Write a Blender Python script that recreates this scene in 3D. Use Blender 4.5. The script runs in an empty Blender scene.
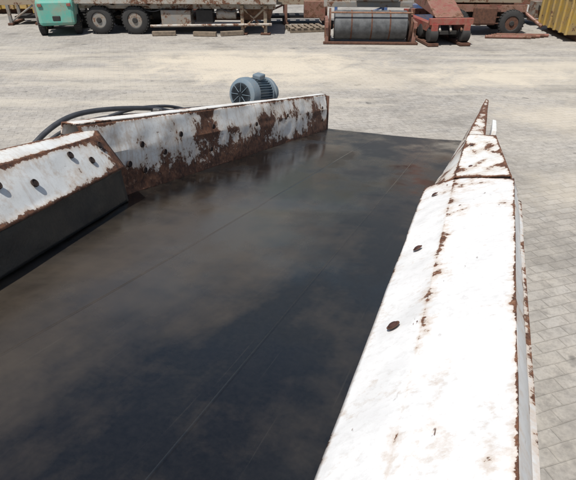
import bpy, bmesh, math, random
from mathutils import Vector, Matrix, noise
random.seed(7)
S=bpy.context.scene
S.view_settings.view_transform='Standard'
S.view_settings.look='None'
S.view_settings.exposure=0
# ------------------------------------------------------------------ nodes
class NT:
    def __init__(s,name):
        s.m=bpy.data.materials.new(name); s.m.use_nodes=True
        s.t=s.m.node_tree; s.b=s.t.nodes['Principled BSDF']
        s.tc=s.t.nodes.new('ShaderNodeTexCoord')
    def n(s,k): return s.t.nodes.new(k)
    def l(s,a,b): s.t.links.new(a,b)
    def setv(s,inp,v):
        if isinstance(v,bpy.types.NodeSocket): s.l(v,inp)
        else: inp.default_value=v
    def mapping(s,scale=(1,1,1),rot=(0,0,0),loc=(0,0,0)):
        m=s.n('ShaderNodeMapping'); s.l(s.tc.outputs['Object'],m.inputs[0])
        m.inputs['Scale'].default_value=scale; m.inputs['Rotation'].default_value=rot; m.inputs['Location'].default_value=loc
        return m.outputs[0]
    def noise(s,scale,detail=6,rough=.6,vec=None,dist=0):
        t=s.n('ShaderNodeTexNoise'); t.inputs['Scale'].default_value=scale
        t.inputs['Detail'].default_value=detail; t.inputs['Roughness'].default_value=rough
        t.inputs['Distortion'].default_value=dist
        s.l(vec if vec else s.tc.outputs['Object'],t.inputs['Vector']); return t.outputs['Fac']
    def math(s,op,a,b=0.0,c=None):
        t=s.n('ShaderNodeMath'); t.operation=op; s.setv(t.inputs[0],a); s.setv(t.inputs[1],b)
        if c is not None: s.setv(t.inputs[2],c)
        return t.outputs[0]
    def mr(s,v,a,b,c=0.0,d=1.0):
        t=s.n('ShaderNodeMapRange'); s.setv(t.inputs[0],v)
        for i,x in zip((1,2,3,4),(a,b,c,d)): t.inputs[i].default_value=x
        return t.outputs[0]
    def mix(s,f,a,b):
        t=s.n('ShaderNodeMix'); t.data_type='RGBA'
        s.setv(t.inputs[0],f)
        for i,v in ((6,a),(7,b)):
            if isinstance(v,tuple): t.inputs[i].default_value=(v[0],v[1],v[2],1)
            else: s.l(v,t.inputs[i])
        return t.outputs[2]
    def attr(s,name):
        t=s.n('ShaderNodeAttribute'); t.attribute_name=name; return t.outputs['Fac']
    def bump(s,h,strength=.3,dist=.01,nrm=None):
        t=s.n('ShaderNodeBump'); t.inputs['Strength'].default_value=strength; t.inputs['Distance'].default_value=dist
        s.l(h,t.inputs['Height'])
        if nrm: s.l(nrm,t.inputs['Normal'])
        s.l(t.outputs[0],s.b.inputs['Normal']); return t.outputs[0]
    def col(s,c): s.setv(s.b.inputs['Base Color'],c if not isinstance(c,tuple) else (c[0],c[1],c[2],1))
    def rough(s,v): s.setv(s.b.inputs['Roughness'],v)
    def metal(s,v): s.setv(s.b.inputs['Metallic'],v)
    def xyz(s):
        sx=s.n('ShaderNodeSeparateXYZ'); s.l(s.tc.outputs['Object'],sx.inputs[0]); return sx.outputs

def paint(name,base,bias=0.0,scale=7,attr_w=.3,rough=.45,rustmul=1.0,dirt=.35,dirtcol=(.32,.28,.22),runs=0.0,chips=0.0):
    k=NT(name)
    n1=k.noise(scale,8,.72,dist=.3); n2=k.noise(scale*6,5,.7); n3=k.noise(scale*.3,2,.5)
    v=k.math('MULTIPLY',n1,.55); v=k.math('MULTIPLY_ADD',n2,.25,v); v=k.math('MULTIPLY_ADD',n3,.2,v)
    a=k.math('MULTIPLY',k.attr('rust'),attr_w)
    v=k.math('ADD',v,a); v=k.math('ADD',v,bias)
    mask=k.mr(v,.605,.625)
    halo=k.mr(v,.50,.62,0,.6)
    d=k.mr(k.noise(scale*.55,7,.7),.42,.75,0,dirt)
    fine=k.mr(n2,.5,.75,0,.25)
    b=k.mix(d,base,dirtcol)
    b=k.mix(fine,b,(.30,.27,.23))
    if runs:
        rn=k.noise(1.0,5,.65,k.mapping((9,26,1.6)))
        b=k.mix(k.mr(k.math('ADD',rn,k.math('MULTIPLY',a,.25)),.55,.72,0,runs),b,(.40,.27,.17))
    if chips:
        sc=k.noise(1.0,3,.6,k.mapping((30,9,30),rot=(0,0,.5)))
        mask=k.math('MAXIMUM',mask,k.math('MULTIPLY',k.mr(sc,.70,.72,0,chips),k.mr(n3,.45,.55)))
    b=k.mix(halo,b,(.50*rustmul,.36*rustmul,.24*rustmul))
    r=k.mix(k.mr(k.noise(scale*4,5,.75),.35,.65),(.040,.018,.012),(.17,.072,.036))
    r=k.mix(k.mr(n2,.55,.7),r,(.27,.15,.09))
    k.col(k.mix(mask,b,r))
    k.rough(k.math('MULTIPLY_ADD',mask,.38,rough))
    h=k.math('MULTIPLY_ADD',n2,.5,k.math('MULTIPLY',mask,-.5))
    k.bump(h,.35,.004)
    return k.m

def simple(name,c,rough=.6,metal=0,var=.35,scale=6,bump=.2):
    k=NT(name)
    n_=k.noise(scale,6,.7); f=k.mr(n_,.3,.7)
    k.col(k.mix(f,tuple(x*(1-var) for x in c),tuple(min(1,x*(1+var)) for x in c)))
    k.rough(k.mr(n_,.3,.7,rough-.1,min(1,rough+.1))); k.metal(metal)
    k.bump(k.noise(scale*8,3,.6),bump,.005)
    return k.m

WHITE=paint('white_paint_rusted',(.74,.75,.73),bias=-.012,attr_w=.30,dirt=.35,runs=.4,chips=.8)
WHITE_R=paint('white_paint_clean',(.82,.82,.81),bias=-.05,attr_w=.27,dirt=.26,dirtcol=(.36,.35,.33),chips=.9)
WHITE_L=paint('white_paint_heavy_rust',(.76,.76,.73),bias=.004,attr_w=.34,dirt=.40,runs=.6,chips=.9)
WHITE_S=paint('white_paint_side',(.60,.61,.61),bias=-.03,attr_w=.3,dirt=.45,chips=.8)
RUST=simple('rusty_steel',(.10,.046,.028),.85,0,.5,14,.5)
RUSTB=simple('rusty_bolt',(.055,.022,.017),.75,0,.5,30,.4)
HOLE_SHADE=simple('hole_shade_dark',(.022,.012,.009),.9,0,.4,30,.3)  # dark rust brown that paints in the shade inside bolt holes
RUSTL=simple('rust_light',(.22,.12,.075),.85,0,.5,14,.5)
STRIP_BLACK=simple('strip_black',(.009,.009,.009),.5,0,.4,9,.3)
HOSE=simple('hose_rubber',(.05,.052,.058),.45,0,.3,9,.2)
TYRE=simple('tyre_rubber',(.03,.029,.028),.85,0,.35,6,.4)
STEEL=simple('dull_steel',(.16,.155,.15),.5,.5,.3,8,.3)
DARK=simple('dark_grime',(.03,.028,.026),.8,0,.5,5,.3)
MOTOR=paint('motor_paint',(.135,.185,.225),bias=-.08,scale=9,attr_w=0,rough=.45,rustmul=.5,dirt=.3)
MOTORD=simple('motor_vent_dark',(.03,.04,.05),.7,0,.2,10,.1)
MINT=paint('mint_paint',(.09,.34,.27),bias=.0,scale=4,attr_w=0,rough=.4,rustmul=.6,dirt=.6)
RED=paint('red_paint',(.28,.04,.032),bias=.05,scale=5,attr_w=0,rustmul=.45)
REDB=paint('faded_red_paint',(.21,.065,.05),bias=.08,scale=5,attr_w=0,rustmul=.45)
YEL=paint('yellow_paint',(.46,.30,.05),bias=.035,scale=4,attr_w=0,rustmul=.6,dirt=.7)
GREY=paint('grey_paint',(.21,.215,.21),bias=.07,scale=5,attr_w=0,dirt=.6,rustmul=.5)
GREYL=paint('light_grey_paint',(.36,.355,.335),bias=.085,scale=5,attr_w=0,dirt=.7,rustmul=.6)
DRUM=simple('drum_rubber',(.085,.088,.09),.6,0,.5,5,.3)
WOOD=simple('old_timber',(.19,.15,.11),.85,0,.4,9,.4)
BLUE=paint('blue_paint',(.05,.12,.30),bias=.02,scale=4,attr_w=0,rustmul=.5)
TAN=paint('tan_paint',(.31,.26,.19),bias=.08,scale=5,attr_w=0,rustmul=.7)

def belt_mat():
    k=NT('belt_rubber')
    a=k.noise(1.0,5,.6,k.mapping((5.5,.9,1))); c=k.noise(1.5,7,.62,dist=.4); f=k.noise(70,3,.7); g=k.noise(9,6,.7)
    b=k.noise(1.0,5,.7,k.mapping((38,2.4,1)))
    X,Y,Z=k.xyz()
    v=k.math('MULTIPLY',c,.58); v=k.math('MULTIPLY_ADD',a,.24,v); v=k.math('MULTIPLY_ADD',g,.18,v)
    def blob(cx,cy,rx,ry,lo,hi,r1=2.2):
        dx=k.math('DIVIDE',k.math('SUBTRACT',X,cx),rx); dy=k.math('DIVIDE',k.math('SUBTRACT',Y,cy),ry)
        q=k.math('ADD',k.math('MULTIPLY',dx,dx),k.math('MULTIPLY',dy,dy))
        return k.mr(q,0,r1,hi,lo)
    v=k.math('ADD',v,blob(-.98,1.65,.36,.85,-.04,.19))
    dust=k.mr(v,.45,.68,0,.85)
    base=k.mix(k.mr(f,.3,.7),(.0055,.0052,.0047),(.011,.010,.009))
    colr=k.mix(dust,base,(.068,.053,.037))
    sc=k.mr(k.noise(1.0,2,.5,k.mapping((120,1.6,1))),.68,.73,0,.12)
    colr=k.mix(sc,colr,(.09,.08,.065))
    k.col(colr)
    wet=k.noise(1.0,5,.58,k.mapping((1.9,1.1,1),loc=(3,1,0)))
    wet=k.math('ADD',wet,blob(-1.18,3.1,.30,1.2,0,.15))
    rg=k.math('ADD',k.mr(wet,.42,.60,.36,.10),k.math('MULTIPLY',dust,.08))
    k.rough(k.math('MULTIPLY_ADD',g,.08,rg))
    k.b.inputs['Specular IOR Level'].default_value=.85
    h=k.math('MULTIPLY_ADD',b,.35,k.math('MULTIPLY',f,.10))
    k.bump(h,.10,.003)
    return k.m
BELT=belt_mat()

def ground_mat():
    k=NT('block_paving')
    m=k.mapping((1,1,1),(0,0,math.radians(-17)))
    wob=k.n('ShaderNodeVectorMath'); wob.operation='MULTIPLY_ADD'
    nn=k.n('ShaderNodeTexNoise'); nn.inputs['Scale'].default_value=1.3; k.l(m,nn.inputs['Vector'])
    k.l(nn.outputs['Color'],wob.inputs[0]); wob.inputs[1].default_value=(.06,.06,0); k.l(m,wob.inputs[2])
    br=k.n('ShaderNodeTexBrick'); k.l(wob.outputs[0],br.inputs['Vector'])
    br.inputs['Scale'].default_value=1; br.inputs['Brick Width'].default_value=.21; br.inputs['Row Height'].default_value=.105
    br.inputs['Mortar Size'].default_value=.006; br.inputs['Mortar Smooth'].default_value=.6; br.inputs['Bias'].default_value=0
    br.inputs['Color1'].default_value=(.245,.232,.215,1); br.inputs['Color2'].default_value=(.36,.345,.322,1); br.inputs['Mortar'].default_value=(.13,.12,.105,1)
    big=k.noise(.35,6,.62); mid=k.noise(2.2,7,.75); fine=k.noise(38,4,.7); g8=k.noise(9,5,.75)
    c=br.outputs['Color']
    c=k.mix(k.mr(mid,.36,.60,.08,.80),c,(.365,.335,.29))
    c=k.mix(k.mr(big,.38,.66,0,.50),c,(.42,.395,.355))
    c=k.mix(k.mr(g8,.46,.68,0,.68),c,(.175,.162,.145))
    c=k.mix(k.mr(fine,.45,.72,0,.45),c,(.20,.186,.168))
    blk=k.noise(.8,6,.7,k.mapping((1,1,1),loc=(9,3,0)))
    c=k.mix(k.mr(blk,.50,.66,0,.60),c,(.15,.14,.125))
    c=k.mix(k.mr(k.noise(3.1,3,.5,k.mapping((1,1,1),loc=(2,7,0))),.67,.72,0,.6),c,(.07,.066,.062))
    X,Y,Z=k.xyz()
    edge=k.noise(.9,8,.75,dist=.6)
    band=k.noise(1.0,6,.7,k.mapping((.22,1.3,1),loc=(1,4,0)))
    nearY=k.math('MULTIPLY',k.mr(Y,5.5,9,0,1),k.mr(Y,13.5,16,1,0))
    c=k.mix(k.math('MULTIPLY',k.mr(band,.45,.62,0,.60),nearY),c,(.50,.455,.375))
    for (cx,cy,rx,ry,st) in ((-.9,12.2,3.2,1.7,.80),(1.6,10.9,3.2,1.1,.5),(4.6,10.9,1.8,1.0,.7),(7.2,11.8,3,.8,.45),(-4.5,11.2,2.0,.7,.4),(5.0,8.0,1.6,1.0,.5),(3.6,5.2,.9,.8,.35)):
        dx=k.math('DIVIDE',k.math('SUBTRACT',X,cx),rx); dy=k.math('DIVIDE',k.math('SUBTRACT',Y,cy),ry)
        q=k.math('SQRT',k.math('ADD',k.math('MULTIPLY',dx,dx),k.math('MULTIPLY',dy,dy)))
        v=k.math('SUBTRACT',k.math('MULTIPLY',edge,1.7),k.math('MULTIPLY',q,.62))
        v=k.math('ADD',v,k.math('MULTIPLY',k.math('SUBTRACT',g8,.5),.8))
        f=k.mr(v,.16,.62,0,st)
        c=k.mix(f,c,(.55,.49,.39))
    k.col(c); k.rough(.88)
    h=k.math('MULTIPLY_ADD',fine,.3,k.math('MULTIPLY',br.outputs['Fac'],-1.0))
    k.bump(h,.6,.006)
    return k.m

# ------------------------------------------------------------------ mesh helpers
def link(o,parent=None):
    S.collection.objects.link(o)
    if parent: o.parent=parent
    return o
def empty(name,loc=(0,0,0),rz=0,mat=None):
    e=bpy.data.objects.new(name,None); S.collection.objects.link(e)
    if mat is not None: e.matrix_world=mat
    else: e.location=loc; e.rotation_euler=(0,0,math.radians(rz))
    e.empty_display_size=.2
    return e
def mesh(name,vs,fs,mat,parent=None,smooth=False,bevel=0,solid=0,attr=None):
    me=bpy.data.meshes.new(name); me.from_pydata([tuple(v) for v in vs],[],fs); me.update()
    if attr is not None:
        a=me.attributes.new('rust','FLOAT','POINT'); a.data.foreach_set('value',attr)
    me.materials.append(mat)
    if smooth:
        for p in me.polygons: p.use_smooth=True
    o=bpy.data.objects.new(name,me); link(o,parent)
    if solid:
        m=o.modifiers.new('s','SOLIDIFY'); m.thickness=solid; m.offset=-1
    if bevel:
        m=o.modifiers.new('b','BEVEL'); m.width=bevel; m.segments=2; m.limit_method='ANGLE'
    return o
BF=[(0,3,2,1),(4,5,6,7),(0,1,5,4),(1,2,6,5),(2,3,7,6),(3,0,4,7)]
def box(p,name,c,s,mat,rot=None,bevel=.008,taper=1.0):
    x,y,z=s[0]/2,s[1]/2,s[2]/2
    vs=[Vector(v) for v in ((-x,-y,-z),(x,-y,-z),(x,y,-z),(-x,y,-z),(-x*taper,-y*taper,z),(x*taper,-y*taper,z),(x*taper,y*taper,z),(-x*taper,y*taper,z))]
    if rot:
        R=Matrix.Rotation(math.radians(rot[0]),3,'X'); R=Matrix.Rotation(math.radians(rot[1]),3,'Y')@R; R=Matrix.Rotation(math.radians(rot[2]),3,'Z')@R
        vs=[R@v for v in vs]
    vs=[v+Vector(c) for v in vs]
    return mesh(name,vs,BF,mat,p,bevel=bevel)
def hexa(p,name,pts,mat,bevel=.004):
    return mesh(name,[Vector(v) for v in pts],BF,mat,p,bevel=bevel)
def frame(d):
    d=Vector(d).normalized(); a=Vector((0,0,1)) if abs(d.z)<.9 else Vector((1,0,0))
    x=d.cross(a).normalized(); return x,x.cross(d).normalized(),d
def lathe(p,name,p0,axis,prof,mat,seg=32,smooth=True,bevel=0):
    x,y,d=frame(axis); p0=Vector(p0); vs=[];fs=[]
    for (t,r) in prof:
        for i in range(seg):
            a=2*math.pi*i/seg; vs.append(p0+d*t+(x*math.cos(a)+y*math.sin(a))*r)
    for j in range(len(prof)-1):
        for i in range(seg):
            k=(i+1)%seg; fs.append((j*seg+i,j*seg+k,(j+1)*seg+k,(j+1)*seg+i))
    fs.append(tuple(range(seg))[::-1]); b=(len(prof)-1)*seg; fs.append(tuple(range(b,b+seg)))
    o=mesh(name,vs,fs,mat,p)
    if smooth:
        for f in o.data.polygons:
            f.use_smooth=len(f.vertices)==4
        try: o.data.set_sharp_from_angle(angle=math.radians(35))
        except Exception: pass
    return o
def cyl(p,name,a,b,r,mat,seg=20):
    a=Vector(a);b=Vector(b); L=(b-a).length; e=min(r*.08,L*.1)
    return lathe(p,name,a,b-a,[(0,r-e),(e,r),(L-e,r),(L,r-e)],mat,seg)
def wheel(p,name,c,r,w,axis=(1,0,0),rim=STEEL):
    ax=Vector(axis).normalized(); c=Vector(c); p0=c-ax*w/2
    lathe(p,name,p0,ax,[(w*.12,r*.5),(0,r*.58),(.0,r*.80),(w*.10,r*.95),(w*.25,r),(w*.75,r),(w*.90,r*.95),(w,r*.80),(w,r*.58),(w*.88,r*.5)],TYRE,36)
    lathe(p,name+'_rim',c-ax*w*.42,ax,[(0,r*.30),(w*.01,r*.54),(w*.83,r*.54),(w*.84,r*.30)],rim,28)
    lathe(p,name+'_hub',c-ax*w*.55,ax,[(0,r*.16),(w*.05,r*.2),(w*1.05,r*.2),(w*1.1,r*.16)],DARK,16)
    x,y,d=frame(ax); vs=[];fs=[]
    for i in range(28):
        a=2*math.pi*i/28; rad=x*math.cos(a)+y*math.sin(a); tan=x*-math.sin(a)+y*math.cos(a)
        for side in (-1,1):
            b=len(vs); o=c+rad*(r*1.0)+d*side*w*.2
            for dz in (-.012,.014):
                for (u_,v) in ((-1,-1),(1,-1),(1,1),(-1,1)):
                    vs.append(o+rad*dz+d*u_*w*.17+tan*v*r*.06)
            fs+= [tuple(b+q for q in f) for f in BF]
    mesh(name+'_tread',vs,fs,TYRE,p)
def tube(p,name,pts,r,mat):
    cu=bpy.data.curves.new(name,'CURVE'); cu.dimensions='3D'; cu.bevel_depth=r; cu.bevel_resolution=4; cu.use_fill_caps=True
    s=cu.splines.new('NURBS'); s.points.add(len(pts)-1); s.use_endpoint_u=True; s.order_u=4; s.resolution_u=10
    for q,v in zip(s.points,pts): q.co=(v[0],v[1],v[2],1)
    cu.materials.append(mat); o=bpy.data.objects.new(name,cu); return link(o,p)

# ------------------------------------------------------------------ world, sun, camera
sunv=Vector((-.22,-.34,.90)).normalized()
el=math.asin(sunv.z); az=math.atan2(sunv.x,sunv.y)
W=bpy.data.worlds.new('World'); S.world=W; W.use_nodes=True
sky=W.node_tree.nodes.new('ShaderNodeTexSky'); sky.sky_type='NISHITA'; sky.sun_disc=False
sky.sun_elevation=el; sky.sun_rotation=az; sky.dust_density=2.0
bg=W.node_tree.nodes['Background']; bg.inputs['Strength'].default_value=.085
W.node_tree.links.new(sky.outputs[0],bg.inputs[0])
sl=bpy.data.lights.new('sun','SUN'); sl.energy=5.0; sl.angle=math.radians(.53); sl.color=(1,.965,.91)
so=bpy.data.objects.new('sun',sl); link(so); so.rotation_euler=sunv.to_track_quat('Z','Y').to_euler()
H=2.5; D=.7
cam=bpy.data.cameras.new('camera'); co=bpy.data.objects.new('camera',cam); link(co)
co.location=(0,0,H); co.rotation_euler=(math.radians(59),0,0); cam.sensor_width=36; cam.lens=31.25
cam.clip_start=.05; cam.clip_end=2000; S.camera=co

# ------------------------------------------------------------------ ground
g=mesh('paved_yard_ground',[(-500,-500,0),(500,-500,0),(500,500,0),(-500,500,0)],[(0,1,2,3)],ground_mat())
vs=[];fs=[]
for i in range(1500):
    if random.random()<.4: x=random.gauss(-.5,2.6); y=random.gauss(12,1.5)
    else: x=random.uniform(-8,9); y=random.uniform(2,17)
    r=random.choice((.004,.005,.006,.008,.012)); b=len(vs); a=random.random()*6
    for (px,py,pz) in ((1,0,0),(-.5,.86,0),(-.5,-.86,0),(.1,.1,.5)):
        vs.append((x+r*(px*math.cos(a)-py*math.sin(a)),y+r*(px*math.sin(a)+py*math.cos(a)),.001+pz*r))
    fs+=[(b,b+1,b+3),(b+1,b+2,b+3),(b+2,b,b+3)]
mesh('loose_grit',vs,fs,simple('grit',(.36,.32,.26),.9,0,.4,1,.0))

# ------------------------------------------------------------------ belt conveyor (local: x lateral, y along belt, z above belt)
yaw=math.radians(21.04); dn=math.radians(12.19)
u=Vector((math.sin(yaw)*math.cos(dn),math.cos(yaw)*math.cos(dn),-math.sin(dn)))
w=Vector((math.cos(yaw),-math.sin(yaw),0)); n=w.cross(u)
org=Vector((0,0,H))-n*D
M=Matrix(((w.x,u.x,n.x,org.x),(w.y,u.y,n.y,org.y),(w.z,u.z,n.z,org.z),(0,0,0,1)))
C=empty('belt_conveyor',mat=M)

def panel(name,rails,mat,wts,solid=.006,ds=.03,dv=.012,dent=.004,endw=(1,1),extra=None,seed=0):
    L=(Vector(rails[0][1])-Vector(rails[0][0])).length; ns=max(2,int(L/ds))
    rows=[]; vals=[]
    for i in range(ns+1):
        t=i/ns
        pts=[Vector(a).lerp(Vector(b),t) for a,b in rails]
        row=[];val=[]
        for j in range(len(pts)-1):
            wd=max((Vector(rails[j+1][0])-Vector(rails[j][0])).length,(Vector(rails[j+1][1])-Vector(rails[j][1])).length)
            nv=max(2,int(wd/dv))
            for q in range(nv+(1 if j==len(pts)-2 else 0)):
                f=q/nv; P=pts[j].lerp(pts[j+1],f); seg=(pts[j+1]-pts[j])
                d0=seg.length*f; d1=seg.length*(1-f)
                a=wts[j]*math.exp(-d0/.012)+wts[j+1]*math.exp(-d1/.012)
                a+=endw[0]*math.exp(-t*L/.02)+endw[1]*math.exp(-(1-t)*L/.02)
                edge=min(1,min(d0,d1)/.03)
                nn=seg.cross(Vector((0,1,0))).normalized()
                z=noise.noise(Vector((P.x*3+seed,P.y*2.2,P.z*3)))*dent*2+noise.noise(Vector((P.x*11,P.y*8+seed,P.z*11)))*dent*.6
                P=P+nn*z*(.35+.65*edge)
                if extra: a+=extra(P,t,f,j)
                row.append(P); val.append(a)
        rows.append(row); vals+=val
    m=len(rows[0]); vs=[p for r in rows for p in r]; fs=[]
    for i in range(ns):
        for j in range(m-1):
            fs.append((i*m+j,i*m+j+1,(i+1)*m+j+1,(i+1)*m+j))
    o=mesh(name,vs,fs,mat,C,smooth=True,solid=solid,attr=vals)
    try: o.data.set_sharp_from_angle(angle=math.radians(14))
    except Exception: pass
    return o
def rail(l0,s0,h0,l1,s1,h1): return ((l0,s0,h0),(l1,s1,h1))
def bolt(name,pos,nrm,r=.014,mat=None,washer=True):
    mat=mat or RUSTB
    if washer: lathe(C,name+'_washer',Vector(pos),nrm,[(0,r*1.35),(.002,r*1.35)],RUST,20)
    lathe(C,name,Vector(pos)+Vector(nrm).normalized()*.001,nrm,[(0,r),(r*.25,r*.95),(r*.42,r*.7),(r*.5,r*.3)],mat,18)
def recess(name,pos,nrm,r):
    # proud dished disc; its dark rust colour paints in the shade of a hole
    lathe(C,name+'_ring',Vector(pos),nrm,[(-.004,r*1.2),(.0025,r*1.2),(.0035,r*1.05),(.0025,r*.92),(.0012,r*.85)],HOLE_SHADE,20)

S0=-1.0
def send(l):
    f=(l+1.75)/1.75; return 5.72+.50*f
def beltz(l,s):
    z=noise.noise(Vector((l*1.3,s*.8,0)))*.009+noise.noise(Vector((l*5,s*.7,4)))*.0022-.014*math.sin((l+1.6)/1.5*math.pi)
    z-=.004*math.exp(-(((s-2.05-.45*(l+1.5))/.12))**2)
    return z
vs=[];fs=[];NX=70;NY=260
for j in range(NY+1):
    for i in range(NX+1):
        l=-1.75+1.75*i/NX; e=send(l); s=S0+(e-S0)*j/NY
        vs.append((l,s,beltz(l,s)))
R=.16
for q in range(1,17):
    a=math.pi*q/16
    for i in range(NX+1):
        l=-1.75+1.75*i/NX; e=send(l); vs.append((l,e+R*math.sin(a),-R+R*math.cos(a)+beltz(l,e)*(1-q/16)))
for i in range(NX+1):
    l=-1.75+1.75*i/NX; vs.append((l,S0,-2*R))
rows=len(vs)//(NX+1)
for j in range(rows-1):
    for i in range(NX):
        a=j*(NX+1)+i; fs.append((a,a+1,a+NX+2,a+NX+1))
mesh('belt',vs,fs,BELT,C,smooth=True,solid=.01)
def ridge(name,p0,p1,wd,hh):
    p0=Vector((p0[0],p0[1],0)); p1=Vector((p1[0],p1[1],0)); d=(p1-p0).normalized(); sd=Vector((-d.y,d.x,0)); N=90; vs=[];fs=[]
    for i in range(N+1):
        P=p0.lerp(p1,i/N)
        for (o_,z_) in ((-wd/2,-.002),(-wd/4,hh),(wd/4,hh),(wd/2,-.002)):
            Q=P+sd*o_; vs.append((Q.x,Q.y,beltz(Q.x,Q.y)+z_))
        if i:
            for q in range(3): b=4*(i-1)+q; fs.append((b,b+1,b+5,b+4))
    mesh(name,vs,fs,BELT,C,smooth=True)
ridge('belt_wear_ridge',(-.95,-.5),(-1.0,5.7),.014,.0007)
ridge('belt_wear_ridge',(-.42,-.5),(-.44,5.8),.014,.0007)

# --- right side near panel
def rl(s): return -.16-.032*(s-.93)
def fo(s): return -.03-.0125*(s-.855)
def ou(s): return .15+.046*(s-.8)
A,B=-1.0,3.25
def ex_r(P,t,f,j):
    v=0
    if j==1: v+=.42*math.exp(-((P.x-fo(P.y)-.012)/.02)**2)*(1 if noise.noise(Vector((P.y*4,2,0)))>.05 else .15)
    if j==1: v+=.30*math.exp(-((P.x-.03)/.035)**2)*max(0,noise.noise(Vector((P.y*2.3,P.x*14,3))))*2
    if P.y>2.5: v+=.36*(P.y-2.5)
    v+=.6*max(0,noise.noise(Vector((P.x*14,P.y*3.2,6)))-.30)*2
    return v
panel('right_side_plate',[rail(rl(A),A,0.0,rl(B),B+.05,0.0),rail(fo(A),A,.10,fo(B),B,.10),rail(ou(A),A,.20,ou(2.95),2.95,.20)],
      WHITE_R,[.5,.30,.75],endw=(0,.9),extra=ex_r,dent=.0055)
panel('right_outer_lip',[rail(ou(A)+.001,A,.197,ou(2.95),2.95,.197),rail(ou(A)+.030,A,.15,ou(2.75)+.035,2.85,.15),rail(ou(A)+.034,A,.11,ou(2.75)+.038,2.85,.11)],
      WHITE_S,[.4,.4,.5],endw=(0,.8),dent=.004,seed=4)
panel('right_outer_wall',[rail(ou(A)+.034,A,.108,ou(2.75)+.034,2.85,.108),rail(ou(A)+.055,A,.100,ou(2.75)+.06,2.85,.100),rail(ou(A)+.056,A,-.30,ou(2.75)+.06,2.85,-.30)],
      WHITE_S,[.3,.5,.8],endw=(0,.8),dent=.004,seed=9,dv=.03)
for s in (.42,1.23,1.906,2.9):
    l=(rl(s)+fo(s))/2-.005; bolt('right_bolt',(l,s,.056),(-.62,0,.78),.0145)
hexa(C,'right_panel_end_gusset',[(rl(3.3)+.02,3.25,-.02),(ou(2.9),2.93,-.02),(ou(2.9),2.95,-.02),(rl(3.3)+.02,3.27,-.02),
     (fo(3.2),3.24,.092),(ou(2.9)-.004,2.93,.188),(ou(2.9)-.004,2.95,.188),(fo(3.2),3.26,.092)],WHITE_S)
def ex_f(P,t,f,j): return .20+.55*max(0,noise.noise(Vector((P.y*3,P.z*9,5))))
panel('right_far_plate',[rail(-.20,3.2,-.012,-.165,4.25,-.012),rail(-.062,3.2,.112,-.045,4.25,.262)],WHITE,[.4,.6],endw=(.6,.3),extra=ex_f,dent=.006,seed=12)
panel('right_far_plate',[rail(-.165,4.252,-.012,-.10,6.35,-.012),rail(-.045,4.252,.262,.055,6.42,.47)],WHITE,[.4,.7],endw=(.3,.9),extra=ex_f,dent=.006,seed=13)
panel('right_far_flange',[rail(-.045,4.25,.264,.055,6.42,.472),rail(.085,4.20,.268,.085,6.42,.462)],WHITE,[.6,.7],endw=(.7,.9),extra=ex_f,dent=.006,seed=17)
panel('right_far_outer',[rail(.087,4.20,.266,.086,6.42,.458),rail(.11,4.20,-.25,.10,6.35,-.25)],WHITE_S,[.6,.7],endw=(.6,.9),extra=ex_f,dv=.03,seed=19)
def ex_t(P,t,f,j): return .10+.6*max(0,noise.noise(Vector((P.y*6,P.x*12,9))))*1.6
panel('right_transition_plate',[rail(-.062,3.20,.116,-.045,4.25,.268),rail(.235,2.97,.208,.155,4.10,.305)],WHITE,[.5,.8],endw=(.9,.8),extra=ex_t,dent=.006,seed=51,ds=.02)
panel('right_transition_side',[rail(.237,2.97,.205,.157,4.10,.302),rail(.25,2.97,-.1,.18,4.10,-.1)],WHITE_S,[.6,.6],endw=(.9,.8),dent=.006,seed=53,ds=.02)
hexa(C,'right_bracket_plate',[(.12,4.11,-.1),(.17,4.11,-.1),(.17,4.6,-.1),(.12,4.6,-.1),(.12,4.12,.34),(.155,4.12,.34),(.15,4.45,.385),(.12,4.45,.39)],WHITE,.006)
for (l,s,h) in ((.02,3.35,.162),(.10,3.7,.228),(.0,3.9,.232)): bolt('splice_bolt',(l,s,h+.008),(-.25,-.1,1),.011)

# --- left near segment
def lc(l0,l1,s): return l0+(l1-l0)*(s-1.06)/.89
def ex_ln(P,t,f,j):
    v=0
    if j==1:
        v+=.34*math.exp(-(f/.28)**2)*(.3+max(0,noise.noise(Vector((P.y*5,1,3))))*2.4)
        v+=.30*math.exp(-((1-f)/.2)**2)*(.3+max(0,noise.noise(Vector((P.y*7,4,3))))*2.0)
        v+=.5*max(0,(P.y-1.66)/.25)*.8
        v+=.5*max(0,noise.noise(Vector((P.y*4,P.z*16,11)))-.25)*1.6
    return v
a,b=-1.0,1.95
panel('left_near_plate',[rail(lc(-1.50,-1.68,a),a,.30,-1.68,1.94,.34),rail(lc(-1.42,-1.62,a),a,.25,-1.62,1.91,.315),rail(lc(-1.30,-1.52,a),a,.09,-1.52,b,.17)],
      WHITE,[.9,.85,.8],endw=(0,1.2),extra=ex_ln,seed=23,ds=.02,dent=.006)
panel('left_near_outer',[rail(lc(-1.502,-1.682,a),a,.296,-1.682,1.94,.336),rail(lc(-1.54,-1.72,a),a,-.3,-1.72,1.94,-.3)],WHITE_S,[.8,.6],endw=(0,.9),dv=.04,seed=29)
panel('left_near_black_strip',[rail(lc(-1.325,-1.545,a),a,.085,-1.545,b,.162),rail(lc(-1.30,-1.53,a),a,.002,-1.52,b+.02,.002)],STRIP_BLACK,[0,0],endw=(0,0),solid=.012,seed=31,dent=.008)  # near-black strip from the plate's lower edge down to the belt
nl=Vector((.47,.10,.87)); nl=Vector((.8,.15,.62))
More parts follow.
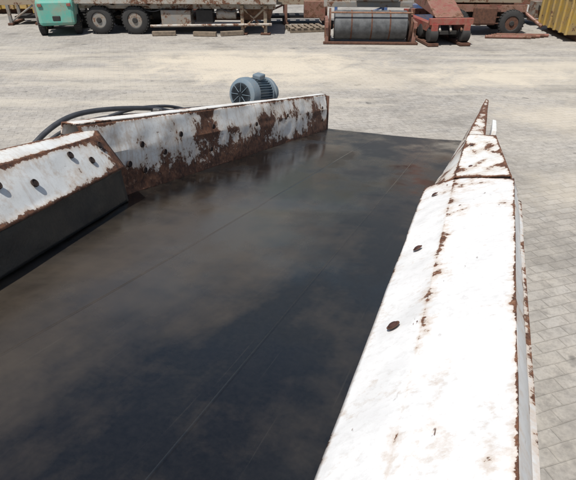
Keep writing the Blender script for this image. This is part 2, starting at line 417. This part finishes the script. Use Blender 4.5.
for (s,f) in ((.3,.55),(.85,.55),(1.16,.30),(1.32,.50),(1.60,.22),(1.72,.5),(1.84,.22)):
    t=(s-a)/(b-a); p=Vector((lc(-1.42,-1.62,s),s,.25+.065*t)).lerp(Vector((lc(-1.30,-1.52,s),s,.09+.08*t)),f)
    recess('left_near_hole',p+Vector((.004,0,.003)),nl,.0125)
# --- left far segment
def ex_lf(P,t,f,j):
    hh=P.z; v=0; s=P.y; N=noise.noise
    v+=max(0,(.15-hh)/.15)*.55*(.6+.4*min(1,max(0,(s-2.3)/.6)))
    v+=.42*max(0,N(Vector((s*1.6,hh*3,2)))+.12)*max(0,(.40-hh)/.40)*2.0
    for (cs,ch,rs,rh,wt) in ((2.95,.24,.16,.14,.36),(3.3,.20,.10,.10,.30),(4.0,.22,.35,.09,.30),(4.7,.24,.40,.08,.30),(5.35,.22,.2,.12,.28)):
        v+=wt*math.exp(-((s-cs)/rs)**2-((hh-ch)/rh)**2)
    v+=.45*max(0,N(Vector((s*9,hh*1.5,8))))*max(0,(.32-hh)/.32)
    return v
panel('left_far_plate',[rail(-1.60,1.85,-.01,-1.60,5.66,-.01),rail(-1.625,1.85,.22,-1.64,5.75,.22),rail(-1.66,1.80,.36,-1.70,5.85,.37)],
      WHITE_L,[.8,.1,.45],endw=(.3,1.0),extra=ex_lf,dent=.008,seed=37,ds=.02)
panel('left_far_flange',[rail(-1.66,1.80,.363,-1.70,5.85,.373),rail(-1.74,1.80,.365,-1.78,5.85,.372),rail(-1.75,1.8,.30,-1.79,5.85,.30)],WHITE,[.3,.5,.4],endw=(.3,1),seed=41)
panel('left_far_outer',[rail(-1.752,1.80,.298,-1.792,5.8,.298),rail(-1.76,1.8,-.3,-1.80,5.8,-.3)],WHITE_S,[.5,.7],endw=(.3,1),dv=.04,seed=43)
hexa(C,'left_far_end_plate',[(-1.60,5.67,-.2),(-1.575,5.68,-.2),(-1.58,5.70,-.2),(-1.79,5.70,-.2),(-1.665,5.845,.365),(-1.655,5.85,.362),(-1.66,5.87,.362),(-1.79,5.87,.368)],RUST)
nn=Vector((1,0,.12))
for (s,h) in ((2.10,.15),(2.22,.235),(2.22,.10),(2.42,.17),(2.6,.25),(2.95,.12),(3.0,.26),(3.7,.22),(4.4,.24),(5.0,.22),(5.5,.25),(5.5,.12)):
    recess('left_far_hole',(-1.60-.025*h/.22+.009,s,h),nn,.0135)
# --- chassis under the belt
for l in (-1.70,.0):
    box(C,'chassis_beam',(l,2.5,-.42),(.12,7.2,.2),WHITE_S)
for s in (-.6,.8,2.2,3.6,5.0):
    box(C,'cross_member',(-.85,s,-.40),(1.56,.09,.12),WHITE_S)
for s in [x*.45-.8 for x in range(15)]:
    cyl(C,'idler_roller',(-1.62,s,-.085),(-.08,s,-.085),.045,STEEL)
lathe(C,'tail_drum',(-1.72,5.98,-.165),(1,.0,0),[(0,.12),(.01,.14),(1.7,.14),(1.71,.12)],RUST,32)
Mi=M.inverted()
for (l,s) in ((-1.70,.2),(.0,.2),(-1.70,3.2),(.0,3.2),(-1.70,5.6),(.0,5.6)):
    top=M@Vector((l,s,-.45))
    if top.z<.1: continue
    o=box(None,'leg',(top.x,top.y,top.z/2),(.10,.10,top.z),WHITE_S); o.parent=C; o.matrix_parent_inverse=Mi
    o=box(None,'foot_plate',(top.x,top.y,.012),(.26,.26,.02),RUST); o.parent=C; o.matrix_parent_inverse=Mi

# ------------------------------------------------------------------ electric motor
def toW(l,s,h): return M@Vector((l,s,h))
mc=toW(-2.08,4.58,.385)
E=empty('electric_motor',mc)
ax=Vector((.50,.85,-.18)).normalized()
lathe(E,'fan_cowl',-ax*.17,ax,[(0,.08),(.004,.11),(.018,.143),(.045,.153),(.11,.155),(.11,.145)],MOTOR,40)
x,y,d=frame(ax)
for i,r in enumerate((.034,.052,.070,.088,.106)):
    lathe(E,'cowl_grille_ring',-ax*(.177),ax,[(0,r),(.003,r),(.003,r-.008),(0,r-.008)],MOTORD,32)
for i in range(8):
    a=i*math.pi/4
    pA=-ax*.180+(x*math.cos(a)+y*math.sin(a))*.025; pB=-ax*.180+(x*math.cos(a)+y*math.sin(a))*.110
    cyl(E,'cowl_spoke',pA,pB,.003,MOTOR,8)
lathe(E,'body',-ax*.06,ax,[(0,.12),(.24,.12)],MOTOR,32)
vs=[];fs=[]
for i in range(36):
    a=2*math.pi*i/36; rad=x*math.cos(a)+y*math.sin(a); tan=-x*math.sin(a)+y*math.cos(a); b=len(vs)
    for t in (-.05,.17):
        for (rr,tt) in ((.118,-.003),(.118,.003),(.148,.002),(.148,-.002)): vs.append(ax*t+rad*rr+tan*tt)
    fs+=[tuple(b+q for q in f) for f in BF]
mesh('cooling_fins',vs,fs,MOTOR,E)
lathe(E,'end_bell',ax*.172,ax,[(0,.153),(.02,.153),(.025,.14),(.05,.125),(.06,.15),(.085,.15)],MOTOR,36)
box(E,'terminal_box',(.08,.03,.155),(.09,.10,.05),MOTOR,rot=(0,6,-30),bevel=.012)
lathe(E,'gearbox_neck',ax*.257,ax,[(0,.11),(.10,.10)],MOTOR,28)
box(E,'mount_bracket',(.02,.10,-.24),(.22,.26,.20),WHITE_S,rot=(0,0,-20))

# ------------------------------------------------------------------ hoses
HZ=empty('hydraulic_hoses')
def hs(name,pts,r): tube(HZ,name,[toW(*p) for p in pts],r,HOSE)
hs('hose_thick',[(-2.0,1.7,.06),(-2.02,1.85,.20),(-2.02,2.05,.33),(-1.98,2.25,.37),(-1.90,2.5,.38),(-1.82,2.75,.37),(-1.80,3.0,.30)],.014)
hs('hose_thin',[(-2.15,1.9,-.1),(-2.18,2.1,.14),(-2.05,2.45,.33),(-1.95,2.8,.38),(-1.86,3.1,.36),(-1.8,3.4,.2)],.010)
hs('hose_loop',[(-2.1,1.8,-.1),(-2.25,2.05,.10),(-2.2,2.3,.28),(-2.0,2.6,.33),(-1.86,2.9,.32),(-1.81,3.2,.2)],.010)
hs('pipe_run',[(-2.0,1.72,.02),(-1.93,2.3,.30),(-1.90,2.6,.345),(-1.86,3.4,.345),(-1.84,3.9,.33)],.013)
box(C,'hose_clamp',(-1.83,2.66,.35),(.06,.04,.05),STEEL)
box(C,'junction_box',(-1.86,3.05,.29),(.12,.16,.12),GREYL)

# ------------------------------------------------------------------ background machines
F=empty('forklift',(-7.05,16.9,0),rz=14)
hexa(F,'counterweight',[(-.50,-.95,.30),(.50,-.95,.30),(.56,-.25,.30),(-.56,-.25,.30),(-.53,-.85,1.0),(.53,-.85,1.0),(.56,-.25,1.05),(-.56,-.25,1.05)],MINT,.09)
box(F,'tow_pin_recess',(0,-.91,.50),(.22,.06,.14),DARK,bevel=.02)
box(F,'chassis',(0,.42,.50),(.92,1.35,.5),MINT,bevel=.05)
box(F,'step',(0,.3,.28),(1.12,.5,.05),DARK)
box(F,'seat_base',(0,.1,1.0),(.7,.7,.35),DARK,bevel=.05)
box(F,'seat_back',(0,-.25,1.4),(.5,.12,.5),DARK,rot=(-10,0,0),bevel=.05)
for sx in (-1,1):
    wheel(F,'rear_wheel',(sx*.50,-.45,.27),.27,.2,rim=YEL)
    wheel(F,'front_wheel',(sx*.56,.95,.34),.34,.26,rim=YEL)
    cyl(F,'guard_post_rear',(sx*.48,-.5,1.0),(sx*.45,-.35,2.1),.03,DARK)
    cyl(F,'guard_post_front',(sx*.48,.8,.7),(sx*.45,.45,2.1),.03,DARK)
    box(F,'mast_rail',(sx*.36,1.25,1.2),(.08,.14,2.2),DARK)
    box(F,'fork_tine',(sx*.28,1.9,.10),(.12,1.1,.04),DARK)
    box(F,'tail_light',(sx*.40,-.90,.86),(.12,.04,.08),RED,bevel=.01)
for i in range(6): box(F,'guard_bar',(0,-.33+i*.155,2.12),(.95,.04,.03),DARK)
box(F,'fork_carriage',(0,1.36,.5),(.9,.06,.5),DARK)
cyl(F,'steering_column',(0,.75,.7),(0,.5,1.3),.025,DARK)

T=empty('flatbed_trailer',(-3.35,17.4,0),rz=-2)
for y_ in (-.75,.75): box(T,'chassis_beam',(0,y_,.80),(6.0,.14,.20),GREYL)
for x_ in (-2.8,-1.9,-1,0,1,1.9,2.8): box(T,'cross_beam',(x_,0,.83),(.1,1.36,.12),GREY)
box(T,'deck',(0,0,.94),(6.1,2.1,.06),WOOD)
box(T,'deck_edge',(0,-1.09,.93),(6.1,.06,.14),GREYL)
for x_ in (-2.35,-1.25): 
    for y_ in (-.92,.92): wheel(T,'wheel',(x_,y_,.40),.40,.26,(0,1,0),GREY)
    cyl(T,'axle',(x_,-.9,.40),(x_,.9,.40),.06,DARK)
    box(T,'leaf_spring',(x_,-.62,.62),(.8,.08,.08),DARK)
for x_ in (-2.35,-1.25): hexa(T,'mudguard',[(x_-.5,-1.08,.815),(x_+.5,-1.08,.815),(x_+.5,-.83,.815),(x_-.5,-.83,.815),(x_-.4,-1.08,.855),(x_+.4,-1.08,.855),(x_+.4,-.83,.855),(x_-.4,-.83,.855)],GREY,.01)
box(T,'tool_locker',(.0,-.75,.45),(.9,.5,.46),GREY)
box(T,'battery_box',(.85,-.72,.5),(.5,.4,.36),DARK)
cyl(T,'air_tank',(1.2,-.7,.55),(1.8,-.7,.55),.14,GREYL)
cyl(T,'air_tank',(-.9,-.2,.5),(-.1,-.2,.5),.18,DARK)
for x_ in (2.0,2.7): 
    box(T,'support_leg',(x_,-.9,.42),(.10,.12,.8),TAN); box(T,'support_foot',(x_,-.9,.03),(.3,.3,.04),RUST)
    box(T,'support_leg',(x_,.9,.42),(.10,.12,.8),TAN)
cyl(T,'leg_brace',(2.0,-.9,.15),(2.7,-.9,.75),.03,TAN)
cyl(T,'leg_brace',(2.7,-.88,.15),(2.0,-.88,.75),.03,TAN)
cyl(T,'side_tube',(-.8,-1.02,.24),(2.9,-1.0,.30),.04,GREYL)
box(T,'under_tray',(.9,.3,.36),(2.6,1.0,.10),RUST)
box(T,'cross_chute',(2.35,.1,.55),(.9,1.0,.4),RUSTL,taper=1.2)
box(T,'load_hopper',(.9,0,1.55),(2.6,1.6,1.1),GREYL,taper=1.25)
box(T,'engine_box',(-1.8,0,1.55),(1.6,1.5,1.1),GREY)
for i in range(8): box(T,'engine_louvre',(-1.8,-.765,1.2+i*.09),(1.2,.03,.03),DARK)
for (x_,y_,r_) in ((-.35,-1.25,8),(.9,-1.3,-5),(1.7,-1.15,20)): box(T,'timber_block',(x_,y_,.07),(.7,.14,.12),WOOD,rot=(0,0,r_))
for i in range(5): tube(T,'air_line',[(-1.0+i*.6,-.86,.70),(-.8+i*.6,-.9,.60-.05*(i%2)),(-.6+i*.6,-.88,.62),(-.4+i*.6,-.86,.72)],.015,HOSE)

D1=empty('roller_drum_machine',(2.3,15.15,0),rz=-3)
lathe(D1,'drum',(-1.0,0,.44),(1,0,0),[(0,.36),(.02,.38),(1.98,.38),(2.0,.36)],DRUM,48)
for x_ in (-.55,0,.5): lathe(D1,'drum_band',(x_,0,.44),(1,0,0),[(0,.383),(.02,.386),(.04,.383)],RUST,48)
for x_ in (-1.12,1.10):
    lathe(D1,'drum_flange',(x_-.03,0,.44),(1,0,0),[(0,.43),(.05,.43)],RUST,40)
    lathe(D1,'bearing_housing',(x_-.09,0,.44),(1,0,0),[(0,.10),(.02,.12),(.16,.12),(.18,.10)],DARK,20)
    box(D1,'side_frame',(x_*1.08,.15,.50),(.09,1.3,.16),REDB)
    box(D1,'frame_leg',(x_*1.08,-.35,.26),(.10,.12,.50),REDB)
    box(D1,'frame_leg_rear',(x_*1.08,.6,.26),(.10,.12,.50),REDB)
box(D1,'skid',(0,-.46,.04),(2.6,.10,.06),RUST)
box(D1,'top_beam',(0,.5,.92),(2.4,.14,.14),GREY)
box(D1,'motor_base',(.2,.6,1.2),(1.2,.6,.4),GREY,bevel=.05)
cyl(D1,'scraper_bar',(-1.1,-.36,.80),(1.1,-.36,.80),.022,RUSTL)
box(D1,'control_cabinet',(-.8,.7,1.25),(.5,.4,.8),GREYL)

R1=empty('red_crawler_frame',(4.25,15.6,0),rz=6)
for x_ in (-.45,.45):
    box(R1,'track_frame',(x_,0,.45),(.18,2.4,.22),RED)
    for i,yy in enumerate((-1.05,-.35,.35,1.05)): lathe(R1,'track_roller',(x_-.12,yy,.28),(1,0,0),[(0,.16),(.02,.19),(.22,.19),(.24,.16)],DARK,24)
    box(R1,'track_pad_run',(x_,0,.05),(.3,2.5,.07),RUST)
box(R1,'front_crossbar',(0,-1.12,.62),(1.2,.14,.16),RED)
box(R1,'rear_crossbar',(0,1.1,.62),(1.2,.14,.16),RED)
hexa(R1,'slope_plate',[(-.4,-1.0,.70),(.4,-1.0,.70),(.4,.9,.9),(-.4,.9,.9),(-.4,-.95,.74),(.4,-.95,.74),(.4,.9,1.5),(-.4,.9,1.5)],REDB,.02)
for x_ in (-.3,0,.3): cyl(R1,'hydraulic_pipe',(x_,-1.2,.40),(x_+.05,-.6,.85),.03,GREYL)
box(R1,'belly_shade_plate',(0,0,.3),(.6,1.8,.1),DARK)  # dark plate added to deepen the shade under the frame

K=empty('rusty_wheeled_chassis',(5.95,16.9,0),rz=-4)
for y_ in (-.6,.6): box(K,'chassis_rail',(0,y_,.75),(2.3,.14,.2),REDB)
for x_ in (-.85,.75):
    for y_ in (-.72,.72): wheel(K,'wheel',(x_,y_,.36),.36,.22,(0,1,0),RUST)
    cyl(K,'axle',(x_,-.7,.36),(x_,.7,.36),.05,RUST)
box(K,'upper_box',(0,0,1.25),(2.0,1.3,.7),TAN,taper=1.15)
box(K,'gear_guard',(-.05,-.72,.55),(.7,.12,.5),RUST,bevel=.05)
cyl(K,'drawbar',(1.1,-.3,.7),(1.6,-.9,.3),.05,REDB)
box(K,'belly_shade_block',(0,0,.5),(1.0,.8,.3),DARK)  # dark block added to blacken the underside between the wheels
for i in range(4): box(K,'ladder_rung',(.2,-.75,.35+i*.17),(.35,.04,.03),RUST)

def skip(name,loc,rz,L,Wd,Ht):
    Y=empty(name,loc,rz)
    a,b=L/2,Wd/2
    hexa(Y,'hopper_body',[(-a*.8,-b,.18),(a*.8,-b,.18),(a*.8,b,.18),(-a*.8,b,.18),(-a,-b,Ht),(a,-b,Ht),(a,b,Ht),(-a,b,Ht)],YEL,.02)
    box(Y,'rim_front',(0,-b-.04,Ht-.05),(L+.1,.08,.12),YEL); box(Y,'rim_back',(0,b+.04,Ht-.05),(L+.1,.08,.12),YEL)
    k=int(L/.6)
    for i in range(k+1):
        box(Y,'rib',(-a*.78+i*(a*1.56/k),-b-.03,(Ht+.1)/2),(.08,.06,Ht-.25),YEL)
        box(Y,'rib',(-a*.78+i*(a*1.56/k),b+.03,(Ht+.1)/2),(.08,.06,Ht-.25),YEL)
    for y_ in (-b*.6,b*.6): box(Y,'skid',(0,y_,.09),(L*.85,.14,.17),RUST)
    return Y
skip('yellow_waste_skip',(-11.0,22.2,0),4,3.2,1.8,1.4)
skip('yellow_waste_skip.001',(8.95,16.2,0),84,3.0,1.9,1.5)
skip('yellow_waste_skip.002',(-8.9,20.8,0),10,1.4,1.2,.9)

def rearframe(name,loc,rz,L,mat,mat2):
    Q=empty(name,loc,rz)
    for y_ in (-.5,.5): 
        box(Q,'side_beam',(0,y_,.75),(L,.1,.25),mat)
        for x_ in (-L*.4,0,L*.4): box(Q,'leg',(x_,y_,.32),(.1,.1,.62),mat2)
    for i in range(int(L/.35)): cyl(Q,'roller',(-L/2+.2+i*.35,-.48,.9),(-L/2+.2+i*.35,.48,.9),.07,STEEL,14)
    for x_ in (-L*.4,0,L*.4): box(Q,'foot_beam',(x_,0,.04),(.16,1.3,.07),RUST)
    cyl(Q,'brace',(-L*.4,-.5,.1),(0,-.5,.65),.03,mat2)
    box(Q,'drive_cabinet',(L*.28,-.7,.5),(.7,.35,.5),mat2)
    box(Q,'under_shade_slab',(0,0,.22),(L*.7,.8,.08),DARK)  # dark slab added for shade beneath the rollers
    return Q
rearframe('roller_conveyor_frame',(-.1,19.0,0),3,3.4,TAN,REDB)
rearframe('roller_conveyor_frame.001',(3.2,18.2,0),-5,4.0,GREYL,BLUE)
rearframe('roller_conveyor_frame.002',(7.6,19.0,0),4,3.0,REDB,GREY)
rearframe('roller_conveyor_frame.003',(-4.6,20.0,0),-3,4.2,GREYL,REDB)
rearframe('roller_conveyor_frame.004',(-8.6,19.0,0),8,2.2,TAN,GREY)
Pl=empty('timber_pallet',(.55,17.2,0),rz=12)
for i in range(6): box(Pl,'slat',(-.5+i*.2,0,.13),(.12,.9,.02),WOOD,bevel=.003)
for y_ in (-.38,0,.38): box(Pl,'bearer',(0,y_,.06),(1.15,.1,.11),WOOD)
Pp=empty('scrap_pipes',(6.6,15.6,0),rz=-8)
for i in range(5): cyl(Pp,'pipe',(-.8+.1*i,i*.10,.05),(.5+.15*i,i*.10+.05,.05),.045,RUST if i%2 else REDB)
